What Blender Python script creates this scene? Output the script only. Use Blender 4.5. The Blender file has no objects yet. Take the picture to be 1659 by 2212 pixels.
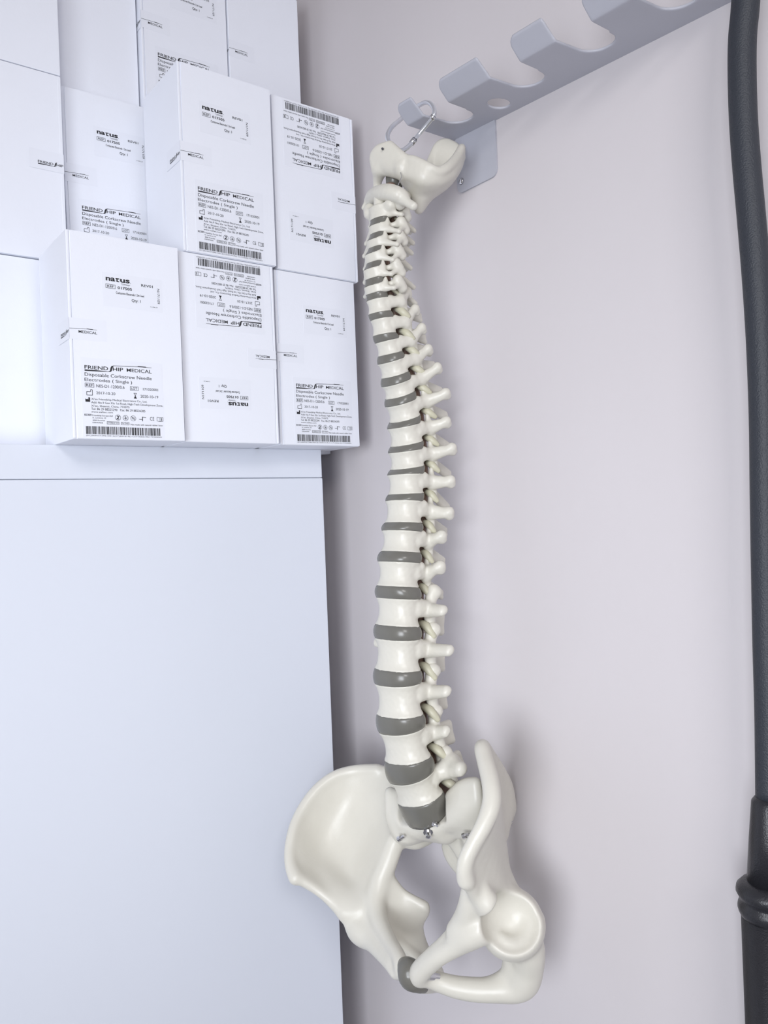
import bpy, bmesh, math, random
import numpy as np
from mathutils import Vector, Matrix

# ------------------------------------------------------------------ camera, world, lights
SC = bpy.context.scene
COL = SC.collection
IMG_W, IMG_H = 1659, 2212
F, CX, CY = 1750.0, 829.5, 1106.0
YAW, ROLL = math.radians(37), math.radians(2.2)
C = np.array([-.62, -.63, 1.75])
fw = np.array([math.sin(YAW), math.cos(YAW), 0.])
R0 = np.array([math.cos(YAW), -math.sin(YAW), 0.])
U0 = np.array([0, 0, 1.])
Rv = math.cos(ROLL)*R0 - math.sin(ROLL)*U0
Uv = math.sin(ROLL)*R0 + math.cos(ROLL)*U0

cam = bpy.data.cameras.new('camera')
cam.sensor_fit = 'HORIZONTAL'; cam.sensor_width = 36.0; cam.lens = 36.0*F/IMG_W
cam.clip_start = .02
camo = bpy.data.objects.new('camera', cam); COL.objects.link(camo)
M = Matrix.Identity(4)
for i in range(3):
    M[i][0] = Rv[i]; M[i][1] = Uv[i]; M[i][2] = -fw[i]; M[i][3] = C[i]
camo.matrix_world = M
SC.camera = camo

SC.view_settings.view_transform = 'Standard'
SC.view_settings.look = 'None'
SC.view_settings.gamma = 1.0
SC.view_settings.use_curve_mapping = False
SC.view_settings.exposure = -0.07

w = bpy.data.worlds.new('world'); SC.world = w; w.use_nodes = True
w.node_tree.nodes['Background'].inputs[0].default_value = (.94, .94, 1.0, 1)
w.node_tree.nodes['Background'].inputs[1].default_value = 0.52

def area(name, loc, target, sx, sy, power, color, spread=180):
    l = bpy.data.lights.new(name, 'AREA'); l.shape = 'RECTANGLE'; l.size = sx; l.size_y = sy
    l.energy = power; l.color = color; l.spread = math.radians(spread)
    o = bpy.data.objects.new(name, l); COL.objects.link(o)
    o.location = loc
    o.rotation_euler = (Vector(target)-Vector(loc)).to_track_quat('-Z', 'Y').to_euler()
    return o
area('window_daylight', (-1.45, -.90, 1.64), (-.15, .0, 1.62), .7, .8, 4.7, (.90, .94, 1.0), 78)
area('ceiling_lamp', (-1.2, -1.9, 2.62), (-.25, .1, 1.6), .7, .5, 16, (1.0, .975, .965))

# ------------------------------------------------------------------ helpers
def ray(u, v): return fw + Rv*(u-CX)/F - Uv*(v-CY)/F
def on_plane(u, v, ax, val):
    d = ray(u, v); return C + d*((val-C[ax])/d[ax])
def PX(u, v, z): return C + ray(u, v)*z

def S(o, label=None, cat=None, group=None, kind=None):
    if label: o['label'] = label
    if cat: o['category'] = cat
    if group: o['group'] = group
    if kind: o['kind'] = kind
    return o
def empty(name, loc=(0, 0, 0)):
    o = bpy.data.objects.new(name, None); COL.objects.link(o); o.location = loc; o.empty_display_size = .02
    return o
def link_mesh(name, me, mat, parent=None, smooth=False):
    if mat and not me.materials: me.materials.append(mat)
    if smooth: me.shade_smooth()
    o = bpy.data.objects.new(name, me); COL.objects.link(o)
    if parent: o.parent = parent
    return o
def mesh_py(name, vs, fs, mat, parent=None, smooth=False):
    me = bpy.data.meshes.new(name)
    vs = np.asarray(vs, dtype=float)
    if parent is not None:
        vs = vs - np.array(WORLD0.get(parent.name, (0, 0, 0)))
    me.from_pydata(vs.tolist(), [], [tuple(int(i) for i in f) for f in fs])
    me.update()
    return link_mesh(name, me, mat, parent, smooth)
WORLD0 = {}          # world position of each thing's base, so its parts can be given in world coordinates
def base(o): WORLD0[o.name] = tuple(o.location); return o

def bm_obj(name, bm, mat, parent=None, smooth=False):
    me = bpy.data.meshes.new(name)
    if parent is not None:
        bmesh.ops.translate(bm, verts=bm.verts, vec=-Vector(WORLD0.get(parent.name, (0, 0, 0))))
    bm.to_mesh(me); bm.free()
    return link_mesh(name, me, mat, parent, smooth)
def bm_box(bm, lo, hi, bev=0, seg=2):
    r = bmesh.ops.create_cube(bm, size=1)
    vs = r['verts']
    for v in vs:
        for i in range(3): v.co[i] = lo[i] + (v.co[i]+.5)*(hi[i]-lo[i])
    if bev:
        es = list({e for v in vs for e in v.link_edges})
        bmesh.ops.bevel(bm, geom=es, offset=bev, segments=seg, profile=.5, affect='EDGES')
def tube(pts, rad, n=16, caps=True, closed=False):
    """swept circle along pts; returns verts, faces"""
    pts = [np.array(p, float) for p in pts]; m = len(pts)
    rad = [rad]*m if np.isscalar(rad) else rad
    vs = []; fs = []
    up = None
    for i in range(m):
        if closed: t = pts[(i+1) % m]-pts[i-1]
        else: t = pts[min(i+1, m-1)]-pts[max(i-1, 0)]
        t = t/np.linalg.norm(t)
        if up is None:
            up = np.cross(t, [0, 0, 1.]);
            if np.linalg.norm(up) < .1: up = np.cross(t, [1., 0, 0])
        up = up - t*(up@t); up /= np.linalg.norm(up)
        s = np.cross(t, up)
        for k in range(n):
            a = 2*math.pi*k/n
            vs.append(pts[i]+rad[i]*(up*math.cos(a)+s*math.sin(a)))
    for i in range(m if closed else m-1):
        j = (i+1) % m
        for k in range(n):
            l = (k+1) % n
            fs.append((i*n+k, i*n+l, j*n+l, j*n+k))
    if caps and not closed:
        fs.append(tuple(range(n))[::-1]); fs.append(tuple((m-1)*n+k for k in range(n)))
    return vs, fs
def spline(pts, per=8, closed=False):
    P = np.array(pts, float); n = len(P); out = []
    rng = range(n if closed else n-1)
    for i in rng:
        if closed: p0, p1, p2, p3 = P[i-1], P[i], P[(i+1) % n], P[(i+2) % n]
        else: p0, p1, p2, p3 = P[max(i-1, 0)], P[i], P[i+1], P[min(i+2, n-1)]
        for k in range(per):
            t = k/per
            out.append(.5*((2*p1)+(-p0+p2)*t+(2*p0-5*p1+4*p2-p3)*t*t+(-p0+3*p1-3*p2+p3)*t**3))
    if not closed: out.append(P[-1])
    return np.array(out)

# ------------------------------------------------------------------ materials
def mat(name, col, rough=.5, metal=0., noise=0., nscale=40., bump=0., bscale=200., spec=.5, coat=0.):
    m = bpy.data.materials.new(name); m.use_nodes = True
    nt = m.node_tree; b = nt.nodes['Principled BSDF']
    b.inputs['Base Color'].default_value = (*col, 1)
    b.inputs['Roughness'].default_value = rough
    b.inputs['Metallic'].default_value = metal
    b.inputs['Specular IOR Level'].default_value = spec
    b.inputs['Coat Weight'].default_value = coat
    tc = nt.nodes.new('ShaderNodeTexCoord')
    if noise:
        n = nt.nodes.new('ShaderNodeTexNoise'); n.inputs['Scale'].default_value = nscale
        n.inputs['Detail'].default_value = 4
        nt.links.new(tc.outputs['Object'], n.inputs['Vector'])
        mx = nt.nodes.new('ShaderNodeMix'); mx.data_type = 'RGBA'
        mx.inputs[6].default_value = (*[c*(1-noise) for c in col], 1)
        mx.inputs[7].default_value = (*[min(1, c*(1+noise)) for c in col], 1)
        nt.links.new(n.outputs['Fac'], mx.inputs[0]); nt.links.new(mx.outputs[2], b.inputs['Base Color'])
    if bump:
        n2 = nt.nodes.new('ShaderNodeTexNoise'); n2.inputs['Scale'].default_value = bscale
        nt.links.new(tc.outputs['Object'], n2.inputs['Vector'])
        bp = nt.nodes.new('ShaderNodeBump'); bp.inputs['Strength'].default_value = bump
        bp.inputs['Distance'].default_value = .001
        nt.links.new(n2.outputs['Fac'], bp.inputs['Height']); nt.links.new(bp.outputs['Normal'], b.inputs['Normal'])
    return m
MW = mat('wall_paint', (.64, .605, .62), .8, noise=.02, nscale=6, bump=.15, bscale=120, spec=.2)
MWB = MW
MFLOOR = mat('floor_vinyl', (.42, .43, .45), .4, noise=.05, nscale=12)
MCEIL = mat('ceiling_white', (.75, .75, .76), .9)
MCAB = mat('cabinet_white_lacquer', (.72, .755, .835), .42, noise=.01, nscale=3, spec=.35)
MCARD = mat('white_cardboard', (.85, .875, .95), .55, noise=.012, nscale=30, bump=.08, bscale=400, spec=.35)
MLAB = mat('clear_label_film', (.83, .855, .93), .45, spec=.4)
MINK = mat('black_print', (.018, .018, .022), .5)
MBONE = mat('ivory_plastic_bone', (.655, .632, .562), .36, noise=.035, nscale=45, bump=.12, bscale=260, spec=.5)
MBONE2 = MBONE
MDISC = mat('grey_rubber_disc', (.150, .145, .128), .26, noise=.05, nscale=60)
MCORD = mat('brown_spinal_cord_rubber', (.20, .125, .095), .45)
MNERVE = mat('olive_nerve_rubber', (.53, .51, .39), .4)
MSTEEL = mat('polished_steel', (.72, .72, .74), .15, metal=1)
MCARAB = mat('silver_aluminium', (.78, .80, .85), .28, metal=.8)
MRACK = mat('grey_painted_steel', (.47, .475, .53), .5, noise=.015, nscale=50)
MHOSE = mat('black_rubber_hose', (.026, .030, .040), .5, bump=.5, bscale=900)
MSLEEVE = mat('dark_plastic_sleeve', (.018, .018, .022), .35, bump=.3, bscale=900)
MDARK = mat('dark_gap', (.05, .05, .06), .8)

# ------------------------------------------------------------------ the room
def struct_box(name, lo, hi, m, bev=0):
    bm = bmesh.new(); bm_box(bm, lo, hi, bev)
    return S(bm_obj(name, bm, m), kind='structure')
struct_box('wall_right', (0, -3.2, 0), (.12, .72, 2.8), MW)
struct_box('wall_back', (-3.2, .60, 0), (0, .72, 2.8), MWB)
struct_box('floor', (-3.2, -3.2, -.1), (.12, .72, 0), MFLOOR)
struct_box('ceiling', (-3.2, -3.2, 2.8), (.12, .72, 2.9), MCEIL)

# ------------------------------------------------------------------ cabinet
CABT = 1.8325; CY0 = .243
cab = base(empty('storage_cabinet', (-.51, .40, 0)))
S(cab, 'tall white cabinet with a plain door standing under the stacked cartons', 'cabinet')
bm = bmesh.new(); bm_box(bm, (-.96, CY0+.002, .0), (-.0605, .592, CABT), .0015)
bm_obj('cabinet_body', bm, MCAB, cab)
bm = bmesh.new(); bm_box(bm, (-.96, CY0-.002, 1.7970), (-.0600, CY0+.004, CABT), .001)
bm_obj('top_rail', bm, MCAB, cab)
bm = bmesh.new(); bm_box(bm, (-.957, CY0-.0035, .06), (-.0605, CY0+.001, 1.7963), .001)
door = bm_obj('door', bm, MCAB, cab)

# ------------------------------------------------------------------ printed matter
def text_mesh(s, bold=0.0, shear=0.0):
    cu = bpy.data.curves.new('t', 'FONT'); cu.body = s; cu.size = 1; cu.resolution_u = 3; cu.offset = bold; cu.shear = shear
    ob = bpy.data.objects.new('t', cu); COL.objects.link(ob)
    dg = bpy.context.evaluated_depsgraph_get(); dg.update()
    me = bpy.data.meshes.new_from_object(ob.evaluated_get(dg))
    vs = np.array([v.co[:2] for v in me.vertices]); fs = [tuple(p.vertices) for p in me.polygons]
    bpy.data.objects.remove(ob); bpy.data.curves.remove(cu); bpy.data.meshes.remove(me)
    return vs, fs
class Print:
    """flat ink shapes in millimetres on a carton face: x to the right, z up"""
    def __init__(s): s.v = []; s.f = []
    def add(s, vs, fs):
        n = len(s.v); s.v += [tuple(p) for p in vs]; s.f += [tuple(i+n for i in f) for f in fs]
    def text(s, t, x0, z1, x1, z0, bold=0., rot=0, shear=0.):
        vs, fs = text_mesh(t, bold, shear)
        if rot: vs = np.stack([vs[:, 1], -vs[:, 0]], 1)      # reads downwards
        lo, hi = vs.min(0), vs.max(0)
        vs = (vs-lo)/(hi-lo)*np.array([x1-x0, z1-z0])+np.array([x0, z0])
        s.add(vs, fs)
    def rect(s, x0, z0, x1, z1): s.add([(x0, z0), (x1, z0), (x1, z1), (x0, z1)], [(0, 1, 2, 3)])
    def frame(s, x0, z0, x1, z1, t=.35):
        s.rect(x0, z0, x1, z0+t); s.rect(x0, z1-t, x1, z1); s.rect(x0, z0+t, x0+t, z1-t); s.rect(x1-t, z0+t, x1, z1-t)
    def poly(s, p): s.add(p, [tuple(range(len(p)))])
    def ring(s, cx, cz, r, t=.3, n=20):
        vs = []; fs = []
        for k in range(n):
            a = 2*math.pi*k/n; vs += [(cx+r*math.cos(a), cz+r*math.sin(a)), (cx+(r-t)*math.cos(a), cz+(r-t)*math.sin(a))]
            j = (k+1) % n; fs.append((2*k, 2*j, 2*j+1, 2*k+1))
        s.add(vs, fs)
    def line(s, x0, z0, x1, z1, t=.3):
        d = np.array([x1-x0, z1-z0]); d = d/np.linalg.norm(d); n = np.array([-d[1], d[0]])*t/2
        a = np.array([x0, z0]); b = np.array([x1, z1]); s.add([a-n, b-n, b+n, a+n], [(0, 1, 2, 3)])
    def mesh(s, name):
        me = bpy.data.meshes.new(name)
        me.from_pydata([(x/1000, 0, z/1000) for x, z in s.v], [], s.f); me.update(); me.materials.append(MINK)
        return me
def logo(p, x0, x1, zb, h, parts=('F', 'M')):
    """the maker's word mark: FRIEND, a tall slanted S, HIP, MEDICAL with two swashes; x0..x1 is the whole mark"""
    W = (x1-x0)/67.5
    X = lambda a: x0+(a-23.6)*W
    if 'F' in parts:
        p.text('FRIEND', X(23.6), zb+h, X(46.6), zb, .010)
        p.text('HIP', X(51.2), zb+h, X(61.6), zb, .010)
        p.poly([(X(46.2), zb-h*.35), (X(48.3), zb-h*.1), (X(49.0), zb+h*.8), (X(50.2), zb+h*1.32), (X(52.5), zb+h*1.5), (X(52.3), zb+h*1.3),
                (X(51.2), zb+h*1.05), (X(50.6), zb+h*.5), (X(50.0), zb-h*.15), (X(48.6), zb-h*.42)])
        p.poly([(X(23.6), zb-h*.62), (X(34), zb-h*.55), (X(47), zb-h*.42), (X(47), zb-h*.32), (X(34), zb-h*.2), (X(23.6), zb-h*.2)])
    if 'M' in parts:
        p.text('MEDICAL', X(65.3), zb+h, X(91.1), zb, .004)
        p.poly([(X(52), zb+h*1.5), (X(80), zb+h*1.78), (X(91), zb+h*1.72), (X(91), zb+h*1.62), (X(80), zb+h*1.66), (X(52), zb+h*1.36)])
        p.poly([(X(76), zb+h*1.62), (X(85), zb+h*1.62), (X(85.5), zb+h*1.86), (X(77), zb+h*1.86)])
random.seed(7)
def product_print():
    p = Print()
    logo(p, 23.4, 91.1, 68.9, 3.5)
    p.text('Disposable Corkscrew Needle', 23.3, 65.3, 90.8, 60.9)
    p.text('Electrodes ( Single )', 23.0, 60.0, 70.2, 56.0)
    p.frame(23.2, 50.9, 32.0, 55.1); p.text('REF', 24.3, 54.2, 30.9, 51.8, .01)
    p.text('NES-D1-1200/0.6', 34.2, 54.3, 62.2, 51.3)
    p.frame(68.0, 50.2, 76.5, 54.4); p.text('LOT', 69.3, 53.5, 75.2, 51.1, .01)
    p.text('171020001', 81.3, 53.6, 97.1, 51.0)
    for a in [((24.6, 43.2), (30.1, 43.2)), ((24.6, 43.2), (24.6, 46.6)), ((24.6, 46.6), (28.2, 46.6)), ((28.4, 46.6), (28.4, 48.6)), ((28.4, 48.6), (30.1, 48.6)), ((30.1, 48.6), (30.1, 43.2))]:
        p.line(*a[0], *a[1], .45)
    p.text('2017-10-20', 33.9, 47.2, 52.6, 44.5)
    for a in [((71.4, 47.6), (74.6, 47.6)), ((71.4, 42.4), (74.6, 42.4)), ((71.7, 47.5), (74.2, 42.5)), ((74.2, 47.5), (71.7, 42.5))]:
        p.line(*a[0], *a[1], .4)
    p.poly([(71.7, 42.4), (74.3, 42.4), (73.4, 44.2), (72.6, 44.2)])
    p.text('2020-10-19', 78.4, 46.3, 97.0, 43.5)
    p.poly([(23.1, 36.6), (27.6, 36.6), (27.6, 41.0), (26.0, 41.0), (26.0, 38.8), (24.8, 39.6), (24.8, 38.8), (23.1, 39.6)])
    p.text("Xi'an Friendship Medical Electronics Co., Ltd.", 28.8, 40.6, 85.0, 38.0)
    p.text('Add: No.9 Gao Xin 1st Road, High-Tech Development Zone,', 28.7, 37.3, 101.6, 34.6)
    p.text("Xi'an, Shaanxi, China, 710075", 28.5, 34.0, 66.5, 31.7)
    p.text('Tel: 86 29 88225290   Fax: 86 29 88236285', 28.4, 31.0, 82.8, 28.7)
    p.text('www.xaftec.com', 28.3, 27.8, 49.6, 26.2)
    p.frame(21.6, 22.9, 28.4, 24.6, .25); p.text('EC REP', 22.1, 24.3, 28.0, 23.2)
    p.text('Friendship Europe ApS', 29.2, 24.3, 49.4, 22.3)
    p.text('St. Landevej, 20', 29.2, 21.8, 42.5, 20.2)
    p.text('4000 Roskilde', 29.2, 19.3, 41.5, 18.0)
    p.text('DENMARK', 29.2, 17.0, 39.5, 15.7)
    p.ring(54.5, 22.2, 2.9); p.text('2', 53.4, 24.2, 55.6, 20.3, .03); p.line(52.6, 20.2, 56.4, 24.2, .4)
    p.ring(62.2, 22.1, 2.8); p.line(60.4, 21.2, 64, 22.4, .4); p.line(62.2, 20.2, 62.2, 24, .4); p.line(60.8, 23.6, 63.8, 20.4, .3)
    p.ring(70.0, 22.0, 2.8); p.line(68.0, 24, 72, 20, .4); p.frame(68.6, 21.1, 71.4, 22.9, .3)
    p.line(76, 21.2, 79.4, 21.2, .5); p.line(79.6, 19.4, 79.6, 24, .7); p.line(79.6, 23.6, 83.4, 23.2, .5)
    p.text('CE', 87.5, 24.1, 91.9, 20.4, .0)
    for a in [((94.9, 20.2), (94.9, 24.0)), ((94.9, 24.0), (98.1, 23.6)), ((98.1, 23.6), (101.3, 24.0)), ((101.3, 24.0), (101.3, 20.2)), ((94.9, 20.2), (98.1, 19.8)), ((98.1, 19.8), (101.3, 20.2)), ((98.1, 23.6), (98.1, 19.8))]:
        p.line(*a[0], *a[1], .35)
    p.text('i', 99.3, 23.4, 100.2, 20.6, .03)
    p.frame(43.3, 15.1, 55.5, 18.0, .3); p.text('STERILE EO', 44.0, 17.4, 54.8, 15.8)
    p.frame(57.3, 15.0, 65.7, 17.8, .3); p.text('Rx Only', 58.2, 17.3, 64.9, 15.6)
    p.text('Not made with natural rubber latex', 67.1, 16.5, 100.7, 14.9)
    x = 22.6
    while x < 98.6:
        bw = random.choice([.35, .35, .7, 1.05]); p.rect(x, 4.9, min(x+bw, 99.4), 12.7); x += bw + random.choice([.35, .35, .5, .9])
    p.text('(01)26955739610012(17)201019(11)171020(10)171020001', 22.5, 4.2, 99.3, 2.6)
    return p.mesh('product_print')
def catalog_print():
    p = Print()
    p.text('na', 41.0, 162.4, 50.4, 158.7, .03)
    p.rect(51.7, 158.7, 52.9, 162.4); p.rect(50.9, 161.5, 54.6, 162.4); p.rect(51.7, 158.7, 54.4, 159.6)
    p.text('us', 55.4, 162.4, 65.2, 158.7, .03); p.rect(65.7, 158.6, 66.2, 159.2)
    p.poly([(56.0, 157.5), (65.5, 157.2), (65.5, 156.9), (56.0, 157.2)]); p.text('neurology', 57.0, 156.8, 65.0, 155.9)
    p.frame(40.7, 151.3, 50.4, 155.5, .35); p.text('REF', 42.2, 154.5, 48.9, 152.3, .01)
    p.text('017505', 52.6, 154.4, 67.2, 151.6, .02)
    p.text('REV01', 77.1, 160.0, 89.3, 157.4, .008)
    p.text('N171109', 93.7, 157.3, 96.2, 141.8, 0, rot=1)
    p.text('Corkscrew Electrode 1.2m Lead', 50.7, 149.0, 79.6, 146.6, .01)
    p.text('Qty: 1', 66.5, 143.4, 75.8, 139.7, .008)
    p.text('L1690_B', 86.2, 138.3, 93.5, 137.2, .01)
    return p.mesh('catalog_print')
PROD, CATA = product_print(), catalog_print()
def seal_prints():
    a = Print(); logo(a, -20.5, 26.5, 103.6, 2.6, ('M',)); 
    a.v = [(x if x > 0 else 0.0, z) for x, z in a.v]
    b = Print(); logo(b, -20.5, 26.5, 103.6, 2.6, ('F',))
    return a.mesh('seal_print_medical'), b.mesh('seal_print_friendship')
SEAL_M, SEAL_F = seal_prints()

# ------------------------------------------------------------------ cartons
BW, BH, BD = .114, .204, .100
def carton_meshes(w, h, d):
    bm = bmesh.new(); bm_box(bm, (0, .0012, 0), (w, d, h), .0008)
    me = bpy.data.meshes.new('carton_body'); bm.to_mesh(me); bm.free(); me.materials.append(MCARD)
    # front flap: a sheet wrapped from the right edge, its free left edge bowing away from the corner strip
    n = 14; vs = []; fs = []
    for i in range(n+1):
        t = i/n; g = .0036+.0016*abs(2*t-1)**1.3+.0009*math.sin(t*9); z = .0006+(h-.0012)*t
        g = .0030 + .0011*abs(2*t-1)
        vs += [(g, 0, z), (w, 0, z), (w, .0016, z), (g, .0016, z)]
    for i in range(n):
        a = i*4; b = a+4
        for k in range(4):
            l = (k+1) % 4; fs.append((a+k, a+l, b+l, b+k))
    fs += [(3, 2, 1, 0), (n*4, n*4+1, n*4+2, n*4+3)]
    mf = bpy.data.meshes.new('front_flap'); mf.from_pydata(vs, [], fs); mf.update(); mf.materials.append(MCARD)
    # corner strip that belongs to the side panel
    bm = bmesh.new(); bm_box(bm, (-.0002, .0001, .0006), (.0026, .004, h-.0006), .0006)
    ms = bpy.data.meshes.new('side_flap'); bm.to_mesh(ms); bm.free(); ms.materials.append(MCARD)
    return me, mf, ms
def sheet(name, x0, z0, x1, z1):
    me = bpy.data.meshes.new(name)
    t = .00012
    vs = [(x0, 0, z0), (x1, 0, z0), (x1, 0, z1), (x0, 0, z1), (x0, t, z0), (x1, t, z0), (x1, t, z1), (x0, t, z1)]
    me.from_pydata([(a/1000, b-t, c/1000) for a, b, c in vs], [], [(0, 1, 2, 3), (7, 6, 5, 4), (0, 4, 5, 1), (1, 5, 6, 2), (2, 6, 7, 3), (3, 7, 4, 0)])
    me.update(); me.materials.append(MLAB); return me
SH_P, SH_C, SH_S = sheet('label_sheet', 19.5, 1.5, 102.5, 80), sheet('label_sheet', 37, 133, 99, 167), sheet('seal_sheet', 0, 97, 36, 118)
def child(name, me, parent, loc=(0, 0, 0), rot=(0, 0, 0)):
    o = bpy.data.objects.new(name, me); COL.objects.link(o); o.parent = parent; o.location = loc; o.rotation_euler = rot; return o
MESHC = {}
def carton(x0, y0, z0, label, flip=False, turn=0, w=BW, h=BH, d=BD, dxp=0, dxc=0, seals=True, lean=0, group='white cartons stacked on the cabinet', printed=True, dzp=0):
    """x0,y0,z0: lower left front corner as seen from the front. turn: quarter turns about the vertical"""
    key = (w, h, d)
    if key not in MESHC: MESHC[key] = carton_meshes(w, h, d)
    me, mf, ms = MESHC[key]
    fwid, fdep = (w, d) if turn % 2 == 0 else (d, w)
    root = empty('carton', (x0+fwid/2, y0+fdep/2, z0))
    S(root, label, 'box', group)
    Mx = Matrix.Translation(Vector(root.location)) @ Matrix.Rotation(lean, 4, 'Y') @ Matrix.Rotation(turn*math.pi/2, 4, 'Z')
    if flip: Mx = Mx @ Matrix.Translation((0, 0, h/2)) @ Matrix.Rotation(math.pi, 4, 'Y') @ Matrix.Translation((0, 0, -h/2))
    root.matrix_world = Mx
    o = (-w/2, -d/2, 0)
    child('carton_body', me, root, o); child('front_flap', mf, root, o); child('side_flap', ms, root, o)
    def at(dx, dy, dz=0): return (o[0]+dx, o[1]+dy, o[2]+dz)
    if printed:
        a = child('product_label', SH_P, root, at(dxp/1000, 0, dzp/1000)); child('printed_text', PROD, a, (0, -.0003, 0))
        a = child('catalog_label', SH_C, root, at(dxc/1000, 0)); child('printed_text', CATA, a, (0, -.0003, 0))
    if seals:
        a = child('seal_sticker', SH_S, root, at(0, 0)); child('printed_text', SEAL_M, a, (0, -.0003, 0))
        a = child('seal_sticker', SH_S, root, at(-.0003, .036), (0, 0, -math.pi/2)); child('printed_text', SEAL_F, a, (.0292, -.0003, 0))
        a = child('seal_sticker', SH_S, root, at(w, d), (0, 0, math.pi)); child('printed_text', SEAL_M, a, (0, -.0003, 0))
        a = child('seal_sticker', SH_S, root, at(w, d-.036), (0, 0, math.pi/2)); child('printed_text', SEAL_F, a, (.0292, -.0003, 0))
    return root
Z1, Z2, Z3 = CABT, CABT+.2048, CABT+.2048*2
carton(-.3855, .176, Z1, 'foremost white carton on the cabinet top, upright and left of the upside-down one', dxp=-10.5, dxc=-4)
carton(-.2680, .183, Z1, 'upside-down white carton standing on the cabinet top, between two upright labelled cartons', flip=True, dxp=-6, dxc=-3)
carton(-.1480, .190, Z1, 'white carton at the right end of the cabinet top, lowest beside the wall', w=.112)
carton(-.2610, .183, Z2, 'foremost white carton of the second row, upright, its tall left side showing', w=.112, dxp=-5, dxc=-14)
carton(-.1430, .190, Z2, 'upside-down white carton in the second row nearest the wall, barcode along its top edge', flip=True, w=.1145, dxp=-2, dxc=-2)
carton(-.466, .287, Z1, 'blank white carton at the far left edge of the bottom row', turn=2)
carton(-.4535, .283, Z2, 'white carton at the left edge of the second row, small logo at its right corner', turn=1)
carton(-.3475, .299, Z2, 'labelled white carton of the second row, set back between its two neighbours', dxp=-6, dxc=-3, lean=-.008)
carton(-.3535-.10, .283, Z3, 'blank white carton at the top left corner, above the others on the left', turn=3, seals=False)
carton(-.3515, .312, Z3, 'blank white carton second from the left in the top row', turn=3, seals=False, d=.0975)
carton(-.2520, .302, Z3, 'white carton of the top row with a label half hidden behind the foremost carton', dxp=-4, w=.112)
carton(-.1380, .300, Z3, 'blank white carton at the right end of the top row, nearest the wall', turn=2, w=.105)
for x, z in [(-.350, Z1), (-.234, Z1), (-.118, Z1), (-.229, Z2), (-.115, Z2)]:
    carton(x, .302, z, 'white carton in the back row hidden behind the front cartons', printed=False, seals=False, group='hidden back cartons', w=.112)

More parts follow.
